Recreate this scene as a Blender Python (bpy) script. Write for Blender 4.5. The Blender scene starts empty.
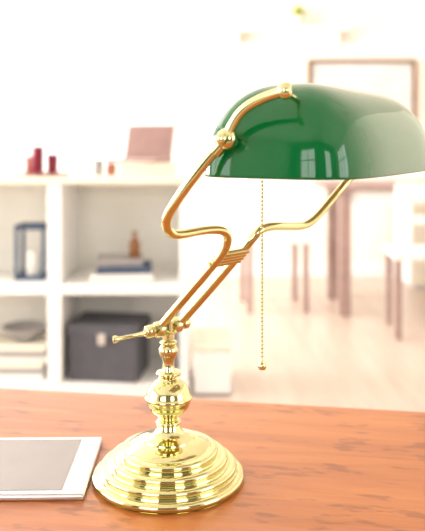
import bpy, bmesh, math, random
from mathutils import Vector, Matrix
random.seed(4)
S=bpy.context.scene
S.view_settings.view_transform='Standard'
S.view_settings.exposure=0.27
TZ=0.76   # table height

# ---------------- materials ----------------
def mat(name,col,rough=.5,metal=0,coat=0,var=0.0,scale=20,trans=0,spec=.5,emit=0,ior=1.5):
    m=bpy.data.materials.new(name); m.use_nodes=True
    nt=m.node_tree; p=nt.nodes['Principled BSDF']
    p.inputs['Roughness'].default_value=rough; p.inputs['Metallic'].default_value=metal
    p.inputs['Coat Weight'].default_value=coat; p.inputs['Coat Roughness'].default_value=.04
    p.inputs['Transmission Weight'].default_value=trans
    p.inputs['Specular IOR Level'].default_value=spec
    p.inputs['IOR'].default_value=ior
    n=nt.nodes.new('ShaderNodeTexNoise'); n.inputs['Scale'].default_value=scale
    tc=nt.nodes.new('ShaderNodeTexCoord'); nt.links.new(tc.outputs['Object'],n.inputs['Vector'])
    r=nt.nodes.new('ShaderNodeValToRGB')
    r.color_ramp.elements[0].position=.3; r.color_ramp.elements[1].position=.7
    r.color_ramp.elements[0].color=[c*(1-var) for c in col]+[1]
    r.color_ramp.elements[1].color=[min(1,c*(1+var)) for c in col]+[1]
    nt.links.new(n.outputs['Fac'],r.inputs['Fac']); nt.links.new(r.outputs['Color'],p.inputs['Base Color'])
    if emit:
        p.inputs['Emission Color'].default_value=(*col,1); p.inputs['Emission Strength'].default_value=emit
    return m
def wood(name,c1,c2,rough,stretch,scale,coat=0,rot=0,spots=None,spec=.5):
    m=mat(name,c1,rough,coat=coat,spec=spec); nt=m.node_tree; p=nt.nodes['Principled BSDF']
    n=[x for x in nt.nodes if x.type=='TEX_NOISE'][0]; tc=[x for x in nt.nodes if x.type=='TEX_COORD'][0]
    r=[x for x in nt.nodes if x.type=='VALTORGB'][0]
    mp=nt.nodes.new('ShaderNodeMapping'); mp.inputs['Scale'].default_value=stretch; mp.inputs['Rotation'].default_value=(0,0,rot)
    nt.links.new(tc.outputs['Object'],mp.inputs['Vector']); nt.links.new(mp.outputs['Vector'],n.inputs['Vector'])
    n.inputs['Scale'].default_value=scale; n.inputs['Detail'].default_value=8; n.inputs['Roughness'].default_value=.65; n.inputs['Distortion'].default_value=.6
    r.color_ramp.elements[0].color=(*c1,1); r.color_ramp.elements[1].color=(*c2,1)
    if spots:
        n2=nt.nodes.new('ShaderNodeTexNoise'); n2.inputs['Scale'].default_value=60; n2.inputs['Detail'].default_value=4
        mp2=nt.nodes.new('ShaderNodeMapping'); mp2.inputs['Scale'].default_value=(.35,1,1)
        nt.links.new(tc.outputs['Object'],mp2.inputs['Vector']); nt.links.new(mp2.outputs['Vector'],n2.inputs['Vector'])
        r2=nt.nodes.new('ShaderNodeValToRGB'); r2.color_ramp.elements[0].position=.56; r2.color_ramp.elements[1].position=.64
        nt.links.new(n2.outputs['Fac'],r2.inputs['Fac'])
        mx=nt.nodes.new('ShaderNodeMix'); mx.data_type='RGBA'
        mul=nt.nodes.new('ShaderNodeMath'); mul.operation='MULTIPLY'; mul.inputs[1].default_value=.6
        nt.links.new(r2.outputs['Color'],mul.inputs[0]); nt.links.new(mul.outputs[0],mx.inputs[0])
        nt.links.new(r.outputs['Color'],mx.inputs[6]); mx.inputs[7].default_value=(*spots,1)
        nt.links.new(mx.outputs[2],p.inputs['Base Color'])
        b=nt.nodes.new('ShaderNodeBump'); b.inputs['Strength'].default_value=.12; b.inputs['Distance'].default_value=.002
        nt.links.new(n.outputs['Fac'],b.inputs['Height']); nt.links.new(b.outputs['Normal'],p.inputs['Normal'])
    return m
BRASS=mat('polished_brass',(.67,.64,.33),.07,metal=1,var=.04,scale=60)
GREEN=mat('green_cased_glass',(.0005,.120,.028),.05,coat=0,var=.10,scale=8,spec=.45)
INNER=mat('white_opal_glass',(.85,.9,.85),.3)
DESK=wood('desk_wood',(.36,.105,.022),(.54,.19,.052),.30,(1.2,12,12),3.0,coat=0,spots=(.19,.05,.014),spec=.45)
DESKD=wood('desk_edge_wood',(.16,.05,.025),(.24,.08,.04),.35,(1,12,12),3)
FLOORM=wood('floor_oak',(.55,.43,.35),(.65,.54,.46),.35,(10,1,1),1.5)
WALL=mat('wall_paint',(.94,.87,.79),.9,var=.02,scale=2)
WALLD=mat('wall_paint_taupe',(.15,.14,.11),.8,var=.05,scale=2)
CEIL=mat('ceiling_paint',(.9,.88,.84),.9,var=.01)
WHITE=mat('white_lacquer',(.93,.92,.90),.4,var=.01)
CREAM=mat('cream_panel',(.86,.80,.66),.6,var=.02)
BACKP=mat('shelf_back_panel',(.95,.93,.85),.7,var=.01)
FRAMEW=mat('pale_window_frame',(.92,.88,.84),.5)
TANW=mat('tan_wood_frame',(.24,.12,.05),.5,var=.1)
DARKBOX=mat('charcoal_card',(.085,.085,.10),.6,var=.1)
METAL=mat('steel',(.6,.6,.6),.25,metal=1)
MAROON=mat('maroon_glass',(.20,.01,.03),.15,var=.1)
REDBR=mat('redbrown_leather',(.32,.10,.06),.5,var=.1)
LIDM=mat('laptop_brown',(.20,.10,.08),.5,var=.1)
MAUVE=mat('mauve_wood',(.38,.26,.23),.5,var=.1)
NAVY=mat('navy_cloth',(.06,.09,.15),.7,var=.1)
PAPER=mat('paper',(.85,.82,.76),.8,var=.02)
AMBER=mat('amber_glass',(.25,.09,.02),.2)
GREYB=mat('grey_ceramic',(.35,.33,.32),.4,var=.05)
YGREEN=mat('yellow_green_leaf',(.50,.55,.08),.5,var=.3,scale=30)
TABW=mat('tablet_white_bezel',(.74,.74,.77),.12,coat=.1)
TABS=mat('tablet_screen',(.22,.19,.18),.06,var=.03,coat=.2)
ALU=mat('brushed_aluminium',(.70,.71,.73),.3,metal=1)
BULB=mat('frosted_bulb',(.9,.88,.82),.2)
PICT=mat('faded_print',(.66,.68,.68),.6,var=.12,scale=3)

# ---------------- helpers ----------------
def empty(name,loc=(0,0,0),rz=0):
    e=bpy.data.objects.new(name,None); S.collection.objects.link(e); e.location=loc; e.rotation_euler[2]=rz; return e
def finish(name,bm,ms,parent=None,loc=(0,0,0),rot=(0,0,0),smooth=True,bev=0,angle=35):
    me=bpy.data.meshes.new(name); bmesh.ops.recalc_face_normals(bm,faces=bm.faces); bm.to_mesh(me); bm.free()
    o=bpy.data.objects.new(name,me); S.collection.objects.link(o)
    for m in (ms if isinstance(ms,(list,tuple)) else [ms]): me.materials.append(m)
    o.location=loc; o.rotation_euler=rot
    if parent: o.parent=parent
    if smooth:
        for p in me.polygons: p.use_smooth=True
        me.set_sharp_from_angle(angle=math.radians(angle))
    if bev:
        b=o.modifiers.new('bev','BEVEL'); b.width=bev; b.segments=3; b.limit_method='ANGLE'
    return o
def addbox(bm,c,s,mi=0):
    r=bmesh.ops.create_cube(bm,size=1,matrix=Matrix.Translation(c)@Matrix.Diagonal((*s,1)))
    for v in r['verts']:
        for f in v.link_faces: f.material_index=mi
def boxes(name,lst,ms,parent=None,loc=(0,0,0),rot=(0,0,0),bev=.003):
    bm=bmesh.new()
    for b in lst: addbox(bm,b[0],b[1],b[2] if len(b)>2 else 0)
    return finish(name,bm,ms,parent,loc,rot,smooth=False,bev=bev)
def lathe(name,prof,m,parent=None,loc=(0,0,0),rot=(0,0,0),seg=72,angle=50):
    bm=bmesh.new(); rings=[]
    for r,z in prof:
        if r<1e-6: rings.append([bm.verts.new((0,0,z))])
        else: rings.append([bm.verts.new((r*math.cos(2*math.pi*i/seg),r*math.sin(2*math.pi*i/seg),z)) for i in range(seg)])
    for a,b in zip(rings,rings[1:]):
        for i in range(seg):
            j=(i+1)%seg
            if len(a)==1 and len(b)==1: break
            if len(a)==1: bm.faces.new((a[0],b[i],b[j]))
            elif len(b)==1: bm.faces.new((a[i],b[0],a[j]))
            else: bm.faces.new((a[i],a[j],b[j],b[i]))
    return finish(name,bm,m,parent,loc,rot,angle=angle)
def tube(name,pts,r,m,parent=None,order=4,radii=None):
    cu=bpy.data.curves.new(name,'CURVE'); cu.dimensions='3D'; cu.bevel_depth=r; cu.bevel_resolution=8; cu.use_fill_caps=True
    sp=cu.splines.new('NURBS'); sp.points.add(len(pts)-1)
    for i,p in enumerate(pts): sp.points[i].co=(*p,1)
    sp.use_endpoint_u=True; sp.order_u=min(order,len(pts)); sp.resolution_u=12
    cu.materials.append(m)
    o=bpy.data.objects.new(name,cu); S.collection.objects.link(o)
    if parent: o.parent=parent
    return o
def ball(name,c,r,m,parent=None,sc=(1,1,1)):
    bm=bmesh.new(); bmesh.ops.create_uvsphere(bm,u_segments=32,v_segments=20,radius=r,matrix=Matrix.Diagonal((*sc,1)))
    return finish(name,bm,m,parent,c,angle=180)
def rod(name,p,q,r,m,parent=None,prof=None):
    p=Vector(p);q=Vector(q);d=q-p;L=d.length
    e=d.to_track_quat('Z','Y').to_euler()
    prof=prof or [(0,0),(r,0),(r,1),(0,1)]
    return lathe(name,[(a,b*L) for a,b in prof],m,parent,p,e,seg=40)

# ---------------- camera ----------------
cam=bpy.data.cameras.new('camera'); co=bpy.data.objects.new('camera',cam); S.collection.objects.link(co)
co.location=(0,-.75,TZ+.338); co.rotation_euler=(math.pi/2,0,0)
cam.sensor_width=36; cam.lens=50.85; cam.shift_y=-.2363; cam.clip_start=.02
cam.dof.use_dof=True; cam.dof.focus_distance=.68; cam.dof.aperture_fstop=6.0
S.camera=co

# ---------------- room shell ----------------
YB,YF,XL,XR,H=5.3,-2.7,-3.0,3.0,2.7
boxes('floor',[((0,(YB+YF)/2,-.05),(XR-XL+.2,YB-YF+.2,.1))],FLOORM,bev=0)
boxes('ceiling',[((0,(YB+YF)/2,H+.05),(XR-XL+.2,YB-YF+.2,.1))],CEIL,bev=0)
def wall(name,axis,pos,a0,a1,wins,m):
    L=[]
    def add(u0,u1,z0,z1):
        if u1-u0<1e-4 or z1-z0<1e-4: return
        c=(u0+u1)/2; cz=(z0+z1)/2
        if axis=='x': L.append(((c,pos,cz),(u1-u0,.1,z1-z0)))
        else: L.append(((pos,c,cz),(.1,u1-u0,z1-z0)))
    u=a0
    for w in wins:
        add(u,w[0],0,H); add(w[0],w[1],0,w[2]); add(w[0],w[1],w[3],H); u=w[1]
    add(u,a1,0,H)
    boxes(name,L,m,bev=0)
def window(name,axis,pos,w,nx=3,t=.05,mid=True):
    u0,u1,z0,z1=w; L=[]
    def add(cu,cz,su,sz):
        if axis=='x': L.append(((cu,pos,cz),(su,.06,sz)))
        else: L.append(((pos,cu,cz),(.06,su,sz)))
    for i in range(nx+1): add(u0+t/2+(u1-u0-t)*i/nx,(z0+z1)/2,t,z1-z0)
    for z in [z0+t/2,z1-t/2]+([z0+(z1-z0)*.62] if mid else []): add((u0+u1)/2,z,u1-u0,t)
    boxes(name,L,FRAMEW,bev=.004)
wb=(-2.7,-.30,.85,2.5); wl=[(-1.6,.9,.7,2.4),(1.6,4.6,.7,2.4)]; wr=[(-2.2,-.6,.8,2.4)]; wf=[(-2.2,-.6,.8,2.3),(.7,1.7,1.0,2.3)]
wall('wall_back','x',YB+.05,XL,XR,[wb],WALL)
wall('wall_left','y',XL-.05,YF,YB,wl,WALL)
wall('wall_right','y',XR+.05,YF,YB,wr,WALL)
wall('wall_front','x',YF-.05,XL,XR,wf,WALLD)
window('window_1','x',YB+.05,wb,2,.03,False)
window('window_2','y',XL-.05,wl[0]); window('window_3','y',XL-.05,wl[1]); window('window_4','y',XR+.05,wr[0])
window('window_5','x',YF-.05,wf[0],2); window('window_6','x',YF-.05,wf[1],1,.05,False)
boxes('baseboard_back',[((0,YB-.01,.05),(XR-XL,.02,.1))],WHITE)

# ---------------- desk ----------------
ang=math.atan2(-.09,.554)
ux=Vector((math.cos(ang),math.sin(ang),0)); uy=Vector((-math.sin(ang),math.cos(ang),0))
mid=Vector((-.013,.232,0))
cd=mid-uy*.38
desk=empty('wooden_desk',(cd.x,cd.y,0),ang)
boxes('desk_top',[((0,0,TZ-.0125),(1.6,.76,.025))],DESK,desk,bev=.006)
boxes('top_moulding',[((0,0,TZ-.0325),(1.57,.73,.015))],DESKD,desk,bev=.004)
boxes('apron',[((0,.31,TZ-.085),(1.4,.02,.09)),((0,-.31,TZ-.085),(1.4,.02,.09)),((-.7,0,TZ-.085),(.02,.6,.09)),((.7,0,TZ-.085),(.02,.6,.09))],DESKD,desk)
for i,(x,y) in enumerate([(-.7,.3),(.7,.3),(-.7,-.3),(.7,-.3)]):
    boxes('leg_%d'%(i+1),[((x,y,(TZ-.04)/2),(.06,.06,TZ-.04))],DESKD,desk,bev=.006)

# ---------------- tablet ----------------
tab=empty('tablet_computer',(-.2215,.018,TZ),math.radians(1.0))
boxes('body',[((0,0,.003),(.2,.136,.006))],ALU,tab,bev=.002)
bm=bmesh.new(); addbox(bm,(0,0,.0064),(.1975,.1335,.0008)); finish('bezel',bm,TABW,tab,smooth=False,bev=.0003)
boxes('screen',[((-.002,0,.0070),(.160,.120,.0005))],TABS,tab,bev=0)
lathe('home_button',[(.0055,.0068),(.0055,.0072),(.0045,.0072),(.004,.0069),(0,.0069)],ALU,tab,(.088,0,0),seg=32)

# ---------------- banker's lamp ----------------
lamp=empty('bankers_lamp',(-.044,0,TZ))
def W(p): return (p[0]+.044,p[1],p[2]-TZ)
def arc(cr,cz,R,a0,a1,n=10):
    return [(cr+R*math.cos(math.radians(a0+(a1-a0)*i/n)),cz+R*math.sin(math.radians(a0+(a1-a0)*i/n))) for i in range(n+1)]
prof=[(0,.0),(.073,0)]+arc(.0715,.0045,.0042,-80,85)+[(.0695,.0088),(.069,.0105)]
prof+=arc(.0645,.0135,.0036,-40,90)+[(.0615,.0172),(.0610,.0185)]
prof+=arc(.0555,.021,.0038,-30,90)+[(.052,.0250),(.0515,.0262)]
prof+=arc(.0455,.0285,.0038,-30,90)+[(.0425,.0326),(.0418,.0338)]
prof+=[(.040,.0350),(.036,.0372),(.030,.0392),(.026,.0402),(.0255,.0415),(.0225,.0425),(.018,.0438),(.0145,.0465),(.012,.0505),(.0108,.055)]
lathe('stepped_base',prof,BRASS,lamp,seg=128)
st=[(.0105,.054)]+arc(.0105,.0565,.0022,-70,70,6)+[(.0085,.0592),(.0095,.0605)]
st+=[(.0225*math.cos(t)*1.0,.081+.0205*math.sin(t)) for t in [math.radians(a) for a in range(-64,-4,6)]]
st+=[(.0232,.0795),(.0238,.0803),(.0238,.0818),(.0232,.0826)]
st+=[(.0225*math.cos(t),.081+.0205*math.sin(t)) for t in [math.radians(a) for a in range(8,66,6)]]
st+=[(.0095,.1012),(.0080,.1028)]+arc(.0105,.1052,.0020,-80,80,6)+[(.0072,.1078),(.0060,.111),(.0056,.115),(.0062,.119),(.0085,.1235),(.0098,.127),(.0095,.130),(.0078,.1325),(.0062,.134)]
st+=arc(.0072,.1358,.0015,-80,80,6)+[(.0055,.138),(.0052,.1425),(.0065,.1455),(.0088,.1465),(.0088,.1478),(.007,.149),(0,.1492)]
lathe('turned_stem',st,BRASS,lamp,seg=72)
rod('hinge_barrel',W((-.066,-.012,.9085)),W((-.024,.012,.9135)),.0075,BRASS,lamp,
    [(0,0),(.0045,0),(.0062,.03),(.0062,.16),(.0045,.18),(.0045,.2),(.0075,.22),(.0078,.3),(.0075,.38),(.005,.4),(.005,.6),(.0075,.62),(.0078,.7),(.0075,.78),(.0045,.8),(.0045,.84),(.006,.86),(.0062,.95),(.004,1),(0,1)])
rod('hinge_post',W((-.044,0,.900)),W((-.044,0,.918)),.006,BRASS,lamp)
rod('tilt_lever',W((-.097,-.02,.9035)),W((-.058,-.008,.9085)),.0022,BRASS,lamp,[(0,0),(.003,.0),(.0038,.05),(.003,.11),(.0018,.15),(.0018,.6),(.0024,.8),(.0024,1),(0,1)])
A=[(-.052,-.005,.912),(-.037,-.0125,.931),(-.0219,-.02,.950),(.0033,-.038,.982),(.0125,-.046,.995),(.0155,-.052,1.008),(.0095,-.062,1.0165),(-.0067,-.08,1.0176),(-.020,-.098,1.0176),(-.0345,-.118,1.0170),(-.0400,-.128,1.0290),(-.0330,-.135,1.0439),(-.0141,-.145,1.0698),(.002,-.15,1.090),(.0115,-.155,1.0988)]
A=[Vector(p)+Vector((0,-.008*max(0,min(1,(i-7)/5)),0)) for i,p in enumerate(A)]
tube('yoke_arm_near',[W(p) for p in A],.0041,BRASS,lamp)
B=[(-.0327,.005,.9138),(-.016,-.003,.934),(-.0005,-.01,.953),(.0266,-.025,.9878),(.0400,-.031,1.006),(.0470,-.028,1.0135),(.062,-.01,1.0135),(.0884,.035,1.0069),(.102,.050,1.0075),(.1150,.062,1.0165),(.1330,.085,1.0325),(.1552,.102,1.0537),(.1750,.108,1.076),(.190,.108,1.0958)]
tube('yoke_arm_far',[W(p) for p in B],.0043,BRASS,lamp)
c1=Vector((.0045,-.041,.984)); c2=Vector((.0260,-.025,.987))
for k in range(4):
    o=(k-1.5)*.0042
    d=Vector((.6,-.25,.75)).normalized()*o
    tube('sleeve_rib_%d'%(k+1),[W(c1+d+Vector((-.004,.001,0))),W(c2+d+Vector((.004,-.001,0)))],.0032,BRASS,lamp,order=2)
av=Vector((.5,.866,0)); bv=Vector((.866,-.5,0))
P1=Vector((.0115,-.163,1.0988))
ball('pivot_knob_near',W(P1),.0088,BRASS,lamp)
rod('pivot_cap_near',W(P1-av*.013),W(P1-av*.004),.004,BRASS,lamp,[(0,0),(.003,.02),(.0045,.2),(.0045,.7),(.006,1),(0,1)])
rod('pivot_collar_near',W((.002,-.158,1.088)),W(P1),.005,BRASS,lamp)
tube('shade_bracket_near',[W((x,y-.008,z)) for x,y,z in [(.0115,-.155,1.0988),(.0145,-.158,1.108),(.020,-.162,1.1185),(.0305,-.168,1.1265),(.0425,-.175,1.1317),(.0531,-.183,1.1342)]],.0042,BRASS,lamp)
K=Vector((.0531,-.191,1.1342))
rod('bracket_knob_near',W(K-bv*.001-av*.002+Vector((-.0015,0,-.0005))),W(K+bv*.0065+Vector((0,0,.001))),.006,BRASS,lamp,[(0,0),(.0045,0),(.0062,.15),(.0068,.5),(.0062,.85),(.004,1),(0,1)])
rod('shade_screw_near',W(K),W(K+av*.045-Vector((0,0,.010))),.0022,BRASS,lamp)
P2=Vector((.190,.108,1.0958))
ball('pivot_knob_far',W(P2),.0082,BRASS,lamp)
rod('cross_bar',W(P1),W(P2),.003,BRASS,lamp)
# shade
SC=Vector((.1115,-.0445,1.068))
sa,sb,sh=.148,.072,.079
bm=bmesh.new(); NU,NV=200,56; rings=[]
def spw(x,e): return math.copysign(abs(x)**e,x)
for j in range(NV):
    t=(math.pi/2)*j/NV
    ru=math.cos(t)**.31; rv=math.cos(t)**.80; z=math.sin(t)**1.0
    ring=[]
    for i in range(NU):
        u=2*math.pi*i/NU
        ring.append(bm.verts.new((sa*ru*spw(math.cos(u),.42),sb*rv*spw(math.sin(u),.42),sh*z)))
    rings.append(ring)
for a,b in zip(rings,rings[1:]):
    for i in range(NU): bm.faces.new((a[i],a[(i+1)%NU],b[(i+1)%NU],b[i]))
# close the crown ridge across its width
last=rings[-1]
bm.faces.new(last)
sho=finish('glass_shade',bm,[GREEN,INNER],lamp,W(SC),(0,0,math.radians(60)),angle=180)
so=sho.modifiers.new('s','SOLIDIFY'); so.thickness=.003; so.offset=-1; so.material_offset=1; so.material_offset_rim=0
m0=(P1+P2)/2; m0.z=1.0975
rod('lamp_socket',W(m0-av*.05),W(m0-av*.01),.012,BRASS,lamp,[(0,0),(.009,0),(.013,.15),(.013,.85),(.014,.9),(.014,1),(0,1)])
rod('light_bulb',W(m0-av*.01),W(m0+av*.07),.015,BULB,lamp,[(0,0),(.010,0),(.011,.15),(.016,.35),(.018,.6),(.015,.85),(.008,.97),(0,1)])
bm=bmesh.new(); z=1.092; cx,cy=.0436,-.09
while z>.905:
    bmesh.ops.create_uvsphere(bm,u_segments=12,v_segments=8,radius=.00135,matrix=Matrix.Translation(Vector(W((cx,cy,z))))); z-=.0034
finish('pull_chain',bm,BRASS,lamp,angle=180)
rod('chain_core',W((cx,cy,.902)),W((cx,cy,1.092)),.0004,BRASS,lamp)
rod('chain_arm',W((cx,cy,1.092)),W((m0-av*.035)),.0015,BRASS,lamp)
rod('chain_pull',W((cx,cy,.8955)),W((cx,cy,.9055)),.004,BRASS,lamp,[(0,0),(.003,.08),(.0040,.3),(.0036,.55),(.002,.8),(.001,1),(0,1)])

# ---------------- background shelf unit (front face y=2.45) ----------------
sh_=empty('white_shelf_unit',(0,2.65,0))
x0,x1=-1.42,-.10
boxes('top',[((-.74,0,.925),(1.40,.42,.03))],CREAM,sh_)
for i,b in enumerate([((x0+.02,0,.455),(.04,.4,.91)),((-.675,0,.455),(.06,.4,.91)),((x1-.02,0,.455),(.04,.4,.91)),
   ((-1.0425,0,.46),(.675,.4,.045)),((-.3925,0,.46),(.505,.4,.045)),((-1.0425,0,.03),(.675,.4,.06)),((-.3925,0,.03),(.505,.4,.06)),((-.76,.2075,.455),(1.32,.015,.91))]):
    boxes('panel_%d'%(i+1),[b],BACKP if i==7 else WHITE,sh_)
sb_=empty('storage_box',(-.455,2.58,.062),math.radians(-8))
boxes('body',[((0,0,.10),(.30,.24,.20))],DARKBOX,sb_,bev=.006)
boxes('lid',[((0,0,.215),(.315,.255,.055))],DARKBOX,sb_,bev=.006)
boxes('clasp',[((0,-.131,.185),(.035,.008,.05))],METAL,sb_,bev=.002)
ln=empty('glass_lantern',(-.80,2.6,.4835))
L=[]
for sx in(-.06,.06):
    for sy in(-.06,.06): L.append(((sx,sy,.12),(.016,.016,.24)))
for z in(.01,.23):
    L+= [((0,-.06,z),(.136,.016,.02)),((0,.06,z),(.136,.016,.02)),((-.06,0,z),(.016,.136,.02)),((.06,0,z),(.016,.136,.02))]
L.append(((0,0,.008),(.13,.13,.012)))
boxes('frame',L,NAVY,ln)
lathe('candle',[(0,.014),(.03,.014),(.03,.12),(.02,.124),(0,.12)],PAPER,ln,seg=32)
bk=empty('book_stack',(-.40,2.58,.4835),math.radians(6))
boxes('book_1',[((0,0,.0175),(.27,.2,.035)),((.004,0,.0175),(.262,.204,.027),1)],[PAPER,PAPER],bk)
boxes('book_2',[((.01,0,.0505),(.24,.19,.03))],NAVY,bk)
boxes('book_3',[((-.01,.01,.081),(.2,.17,.03))],GREYB,bk)
bo=lathe('amber_bottle',[(0,0),(.022,0),(.024,.005),(.024,.065),(.018,.075),(.009,.083),(.009,.1),(.011,.1),(.011,.112),(0,.112)],AMBER,None,(-.345,2.58,.580),seg=32)
mg=empty('magazine_pile',(-.86,2.6,.062))
for k in range(6):
    boxes('magazine_%d'%(k+1),[((random.uniform(-.01,.01),0,.012+k*.0245),(.27,.22,.024))],[PAPER,GREYB,CREAM][k%3],mg,rot=(0,0,random.uniform(-.05,.05)))
lathe('ceramic_bowl',[(0,0),(.04,0),(.045,.006),(.09,.035),(.10,.06),(.096,.06),(.085,.036),(.04,.012),(0,.01)],GREYB,None,(-.84,2.6,.209),seg=48)
sbn=empty('storage_bench',(.0,2.62,0))
boxes('body',[((0,0,.10),(.16,.3,.18))],WHITE,sbn)
boxes('lid',[((0,0,.205),(.17,.31,.025))],CREAM,sbn)
boxes('plinth',[((0,0,.006),(.14,.27,.012))],GREYB,sbn)
tr=empty('serving_tray',(-.76,2.60,.94))
lathe('tray',[(0,0),(.12,0),(.13,.012),(.126,.013),(.116,.005),(0,.005)],MAUVE,tr,seg=48)
def cup(n,x,y,r,h,m,z=.9455):
    return lathe(n,[(0,0),(r*.8,0),(r,.01),(r*1.02,h),(r*.93,h),(r*.88,.012),(0,.01)],m,None,(x,y,z),seg=32)
cup('red_glass_tumbler',-.775,2.57,.027,.125,MAROON); cup('red_glass_tumbler.001',-.710,2.58,.024,.09,MAROON); cup('red_glass_tumbler.002',-.82,2.62,.022,.08,REDBR)
cup('ceramic_cup',-.51,2.6,.024,.07,GREYB,.94); cup('ceramic_cup.001',-.45,2.58,.022,.055,REDBR,.94)
db=boxes('document_box',[((0,0,.025),(.26,.2,.05)),((0,0,.053),(.265,.205,.01))],[CREAM],None,(-.30,2.64,.94),(0,0,math.radians(10)))
lp=empty('laptop',(-.33,2.64,.9985),math.radians(-24))
boxes('keyboard_base',[((0,0,.007),(.25,.17,.014))],MAUVE,lp)
boxes('lid',[((0,0,.08),(.25,.008,.17))],MAUVE,lp,loc=(0,.075,.010),rot=(math.radians(-14),0,0))
boxes('screen',[((0,-.0045,.082),(.232,.002,.152))],LIDM,lp,loc=(0,.075,.010),rot=(math.radians(-14),0,0),bev=0)

# ---------------- right side furniture ----------------
tb=empty('dining_table',(1.45,4.20,0))
boxes('top',[((0,0,.80),(1.5,.6,.035))],MAUVE,tb)
for k,(sx,sy) in enumerate([(-1,-1),(1,-1),(-1,1),(1,1)]): boxes('leg_%d'%(k+1),[((sx*.62,sy*.24,.39),(.07,.07,.78))],MAUVE,tb)
boxes('rails',[((0,-.24,.74),(1.2,.03,.08)),((0,.24,.74),(1.2,.03,.08))],WHITE,tb)
def chair(n,x,y,rz,m):
    c=empty(n,(x,y,0),rz)
    boxes('seat',[((0,0,.455),(.42,.42,.035))],m,c,bev=.01)
    boxes('legs',[((sx*.18,sy*.18,.22),(.035,.035,.44)) for sx in(-1,1) for sy in(-1,1)],MAUVE,c)
    boxes('back',[((-.18,.2,.66),(.035,.03,.4)),((.18,.2,.66),(.035,.03,.4)),((0,.2,.82),(.36,.025,.09)),((0,.2,.66),(.36,.02,.05))],m,c,bev=.006)
chair('dining_chair',.40,4.2,math.radians(95),WHITE)
chair('dining_chair.001',1.22,3.55,math.radians(175),WHITE)
cb=empty('white_drawer_cabinet',(1.75,4.95,0),0)
boxes('carcass',[((0,0,.40),(.6,.4,.74)),((0,0,.015),(.54,.34,.03))],WHITE,cb)
boxes('drawers',[((0,-.205,.15+i*.24),(.57,.015,.225)) for i in range(3)],CREAM,cb)
boxes('handles',[((0,-.22,.17+i*.24),(.12,.015,.012)) for i in range(3)],METAL,cb)
pc=empty('framed_picture',(1.20,YB-.02,1.47))
boxes('frame',[((0,0,.26),(.86,.035,.03)),((0,0,-.26),(.86,.035,.03)),((-.42,0,0),(.03,.035,.52)),((.42,0,0),(.03,.035,.52))],TANW,pc)
boxes('print',[((0,.005,0),(.82,.01,.5))],PICT,pc,bev=0)
ws=empty('wall_shelf',(.60,YB-.1,1.99))
boxes('board',[((0,0,-.015),(.95,.2,.025))],WHITE,ws)
boxes('brackets',[((-.4,.04,-.075),(.02,.12,.1)),((.4,.04,-.075),(.02,.12,.1))],CREAM,ws)
def plant(n,x,z,m):
    e=empty(n,(x,YB-.1,z))
    lathe('pot',[(0,0),(.035,0),(.05,.08),(.053,.085),(.045,.085),(.03,.01),(0,.01)],m,e,seg=32)
    bm=bmesh.new()
    for k in range(60):
        a=random.uniform(0,6.28); el=random.uniform(.2,1.4); L_=random.uniform(.06,.12)
        d=Vector((math.cos(a)*math.cos(el),math.sin(a)*math.cos(el),math.sin(el)))
        s=d.cross(Vector((0,0,1))).normalized()*.012
        b=Vector((0,0,.08)); 
        vs=[bm.verts.new(b),bm.verts.new(b+d*L_*.6+s),bm.verts.new(b+d*L_),bm.verts.new(b+d*L_*.6-s)]
        bm.faces.new(vs)
    finish('leaves',bm,YGREEN,e,smooth=False)
plant('potted_plant',.68,1.9925,CREAM)

# ---------------- lights ----------------
w=bpy.data.worlds.new('world'); S.world=w; w.use_nodes=True
bg=w.node_tree.nodes['Background']; bg.inputs[0].default_value=(1,.99,.97,1); bg.inputs[1].default_value=2.0
def area(n,loc,rot,sx,sy,p,col=(1,.98,.96)):
    l=bpy.data.lights.new(n,'AREA'); l.shape='RECTANGLE'; l.size=sx; l.size_y=sy; l.energy=p; l.color=col
    o=bpy.data.objects.new(n,l); S.collection.objects.link(o); o.location=loc; o.rotation_euler=rot
h=math.pi/2
area('added_fill_left_a',(XL-.2,-.35,1.55),(0,-h,0),1.7,2.5,30)  # added area lamp outside an unseen left window, on top of the sky
area('added_fill_left_b',(XL-.2,3.1,1.55),(0,-h,0),1.7,3,270)  # added lamp beyond the unseen rear left window, brightens the background
area('added_fill_right',(XR+.2,-1.4,1.6),(0,h,0),1.6,1.6,26)  # added lamp out of view on the right, for reflections in the brass
area('added_fill_front_a',(-1.4,YF-.2,1.55),(h,0,0),1.6,1.5,24)  # added lamp behind the camera, fills surfaces that face it
area('added_fill_front_b',(1.2,YF-.2,1.65),(h,0,0),1,1.3,12)  # second added lamp behind the camera, weaker fill from the right
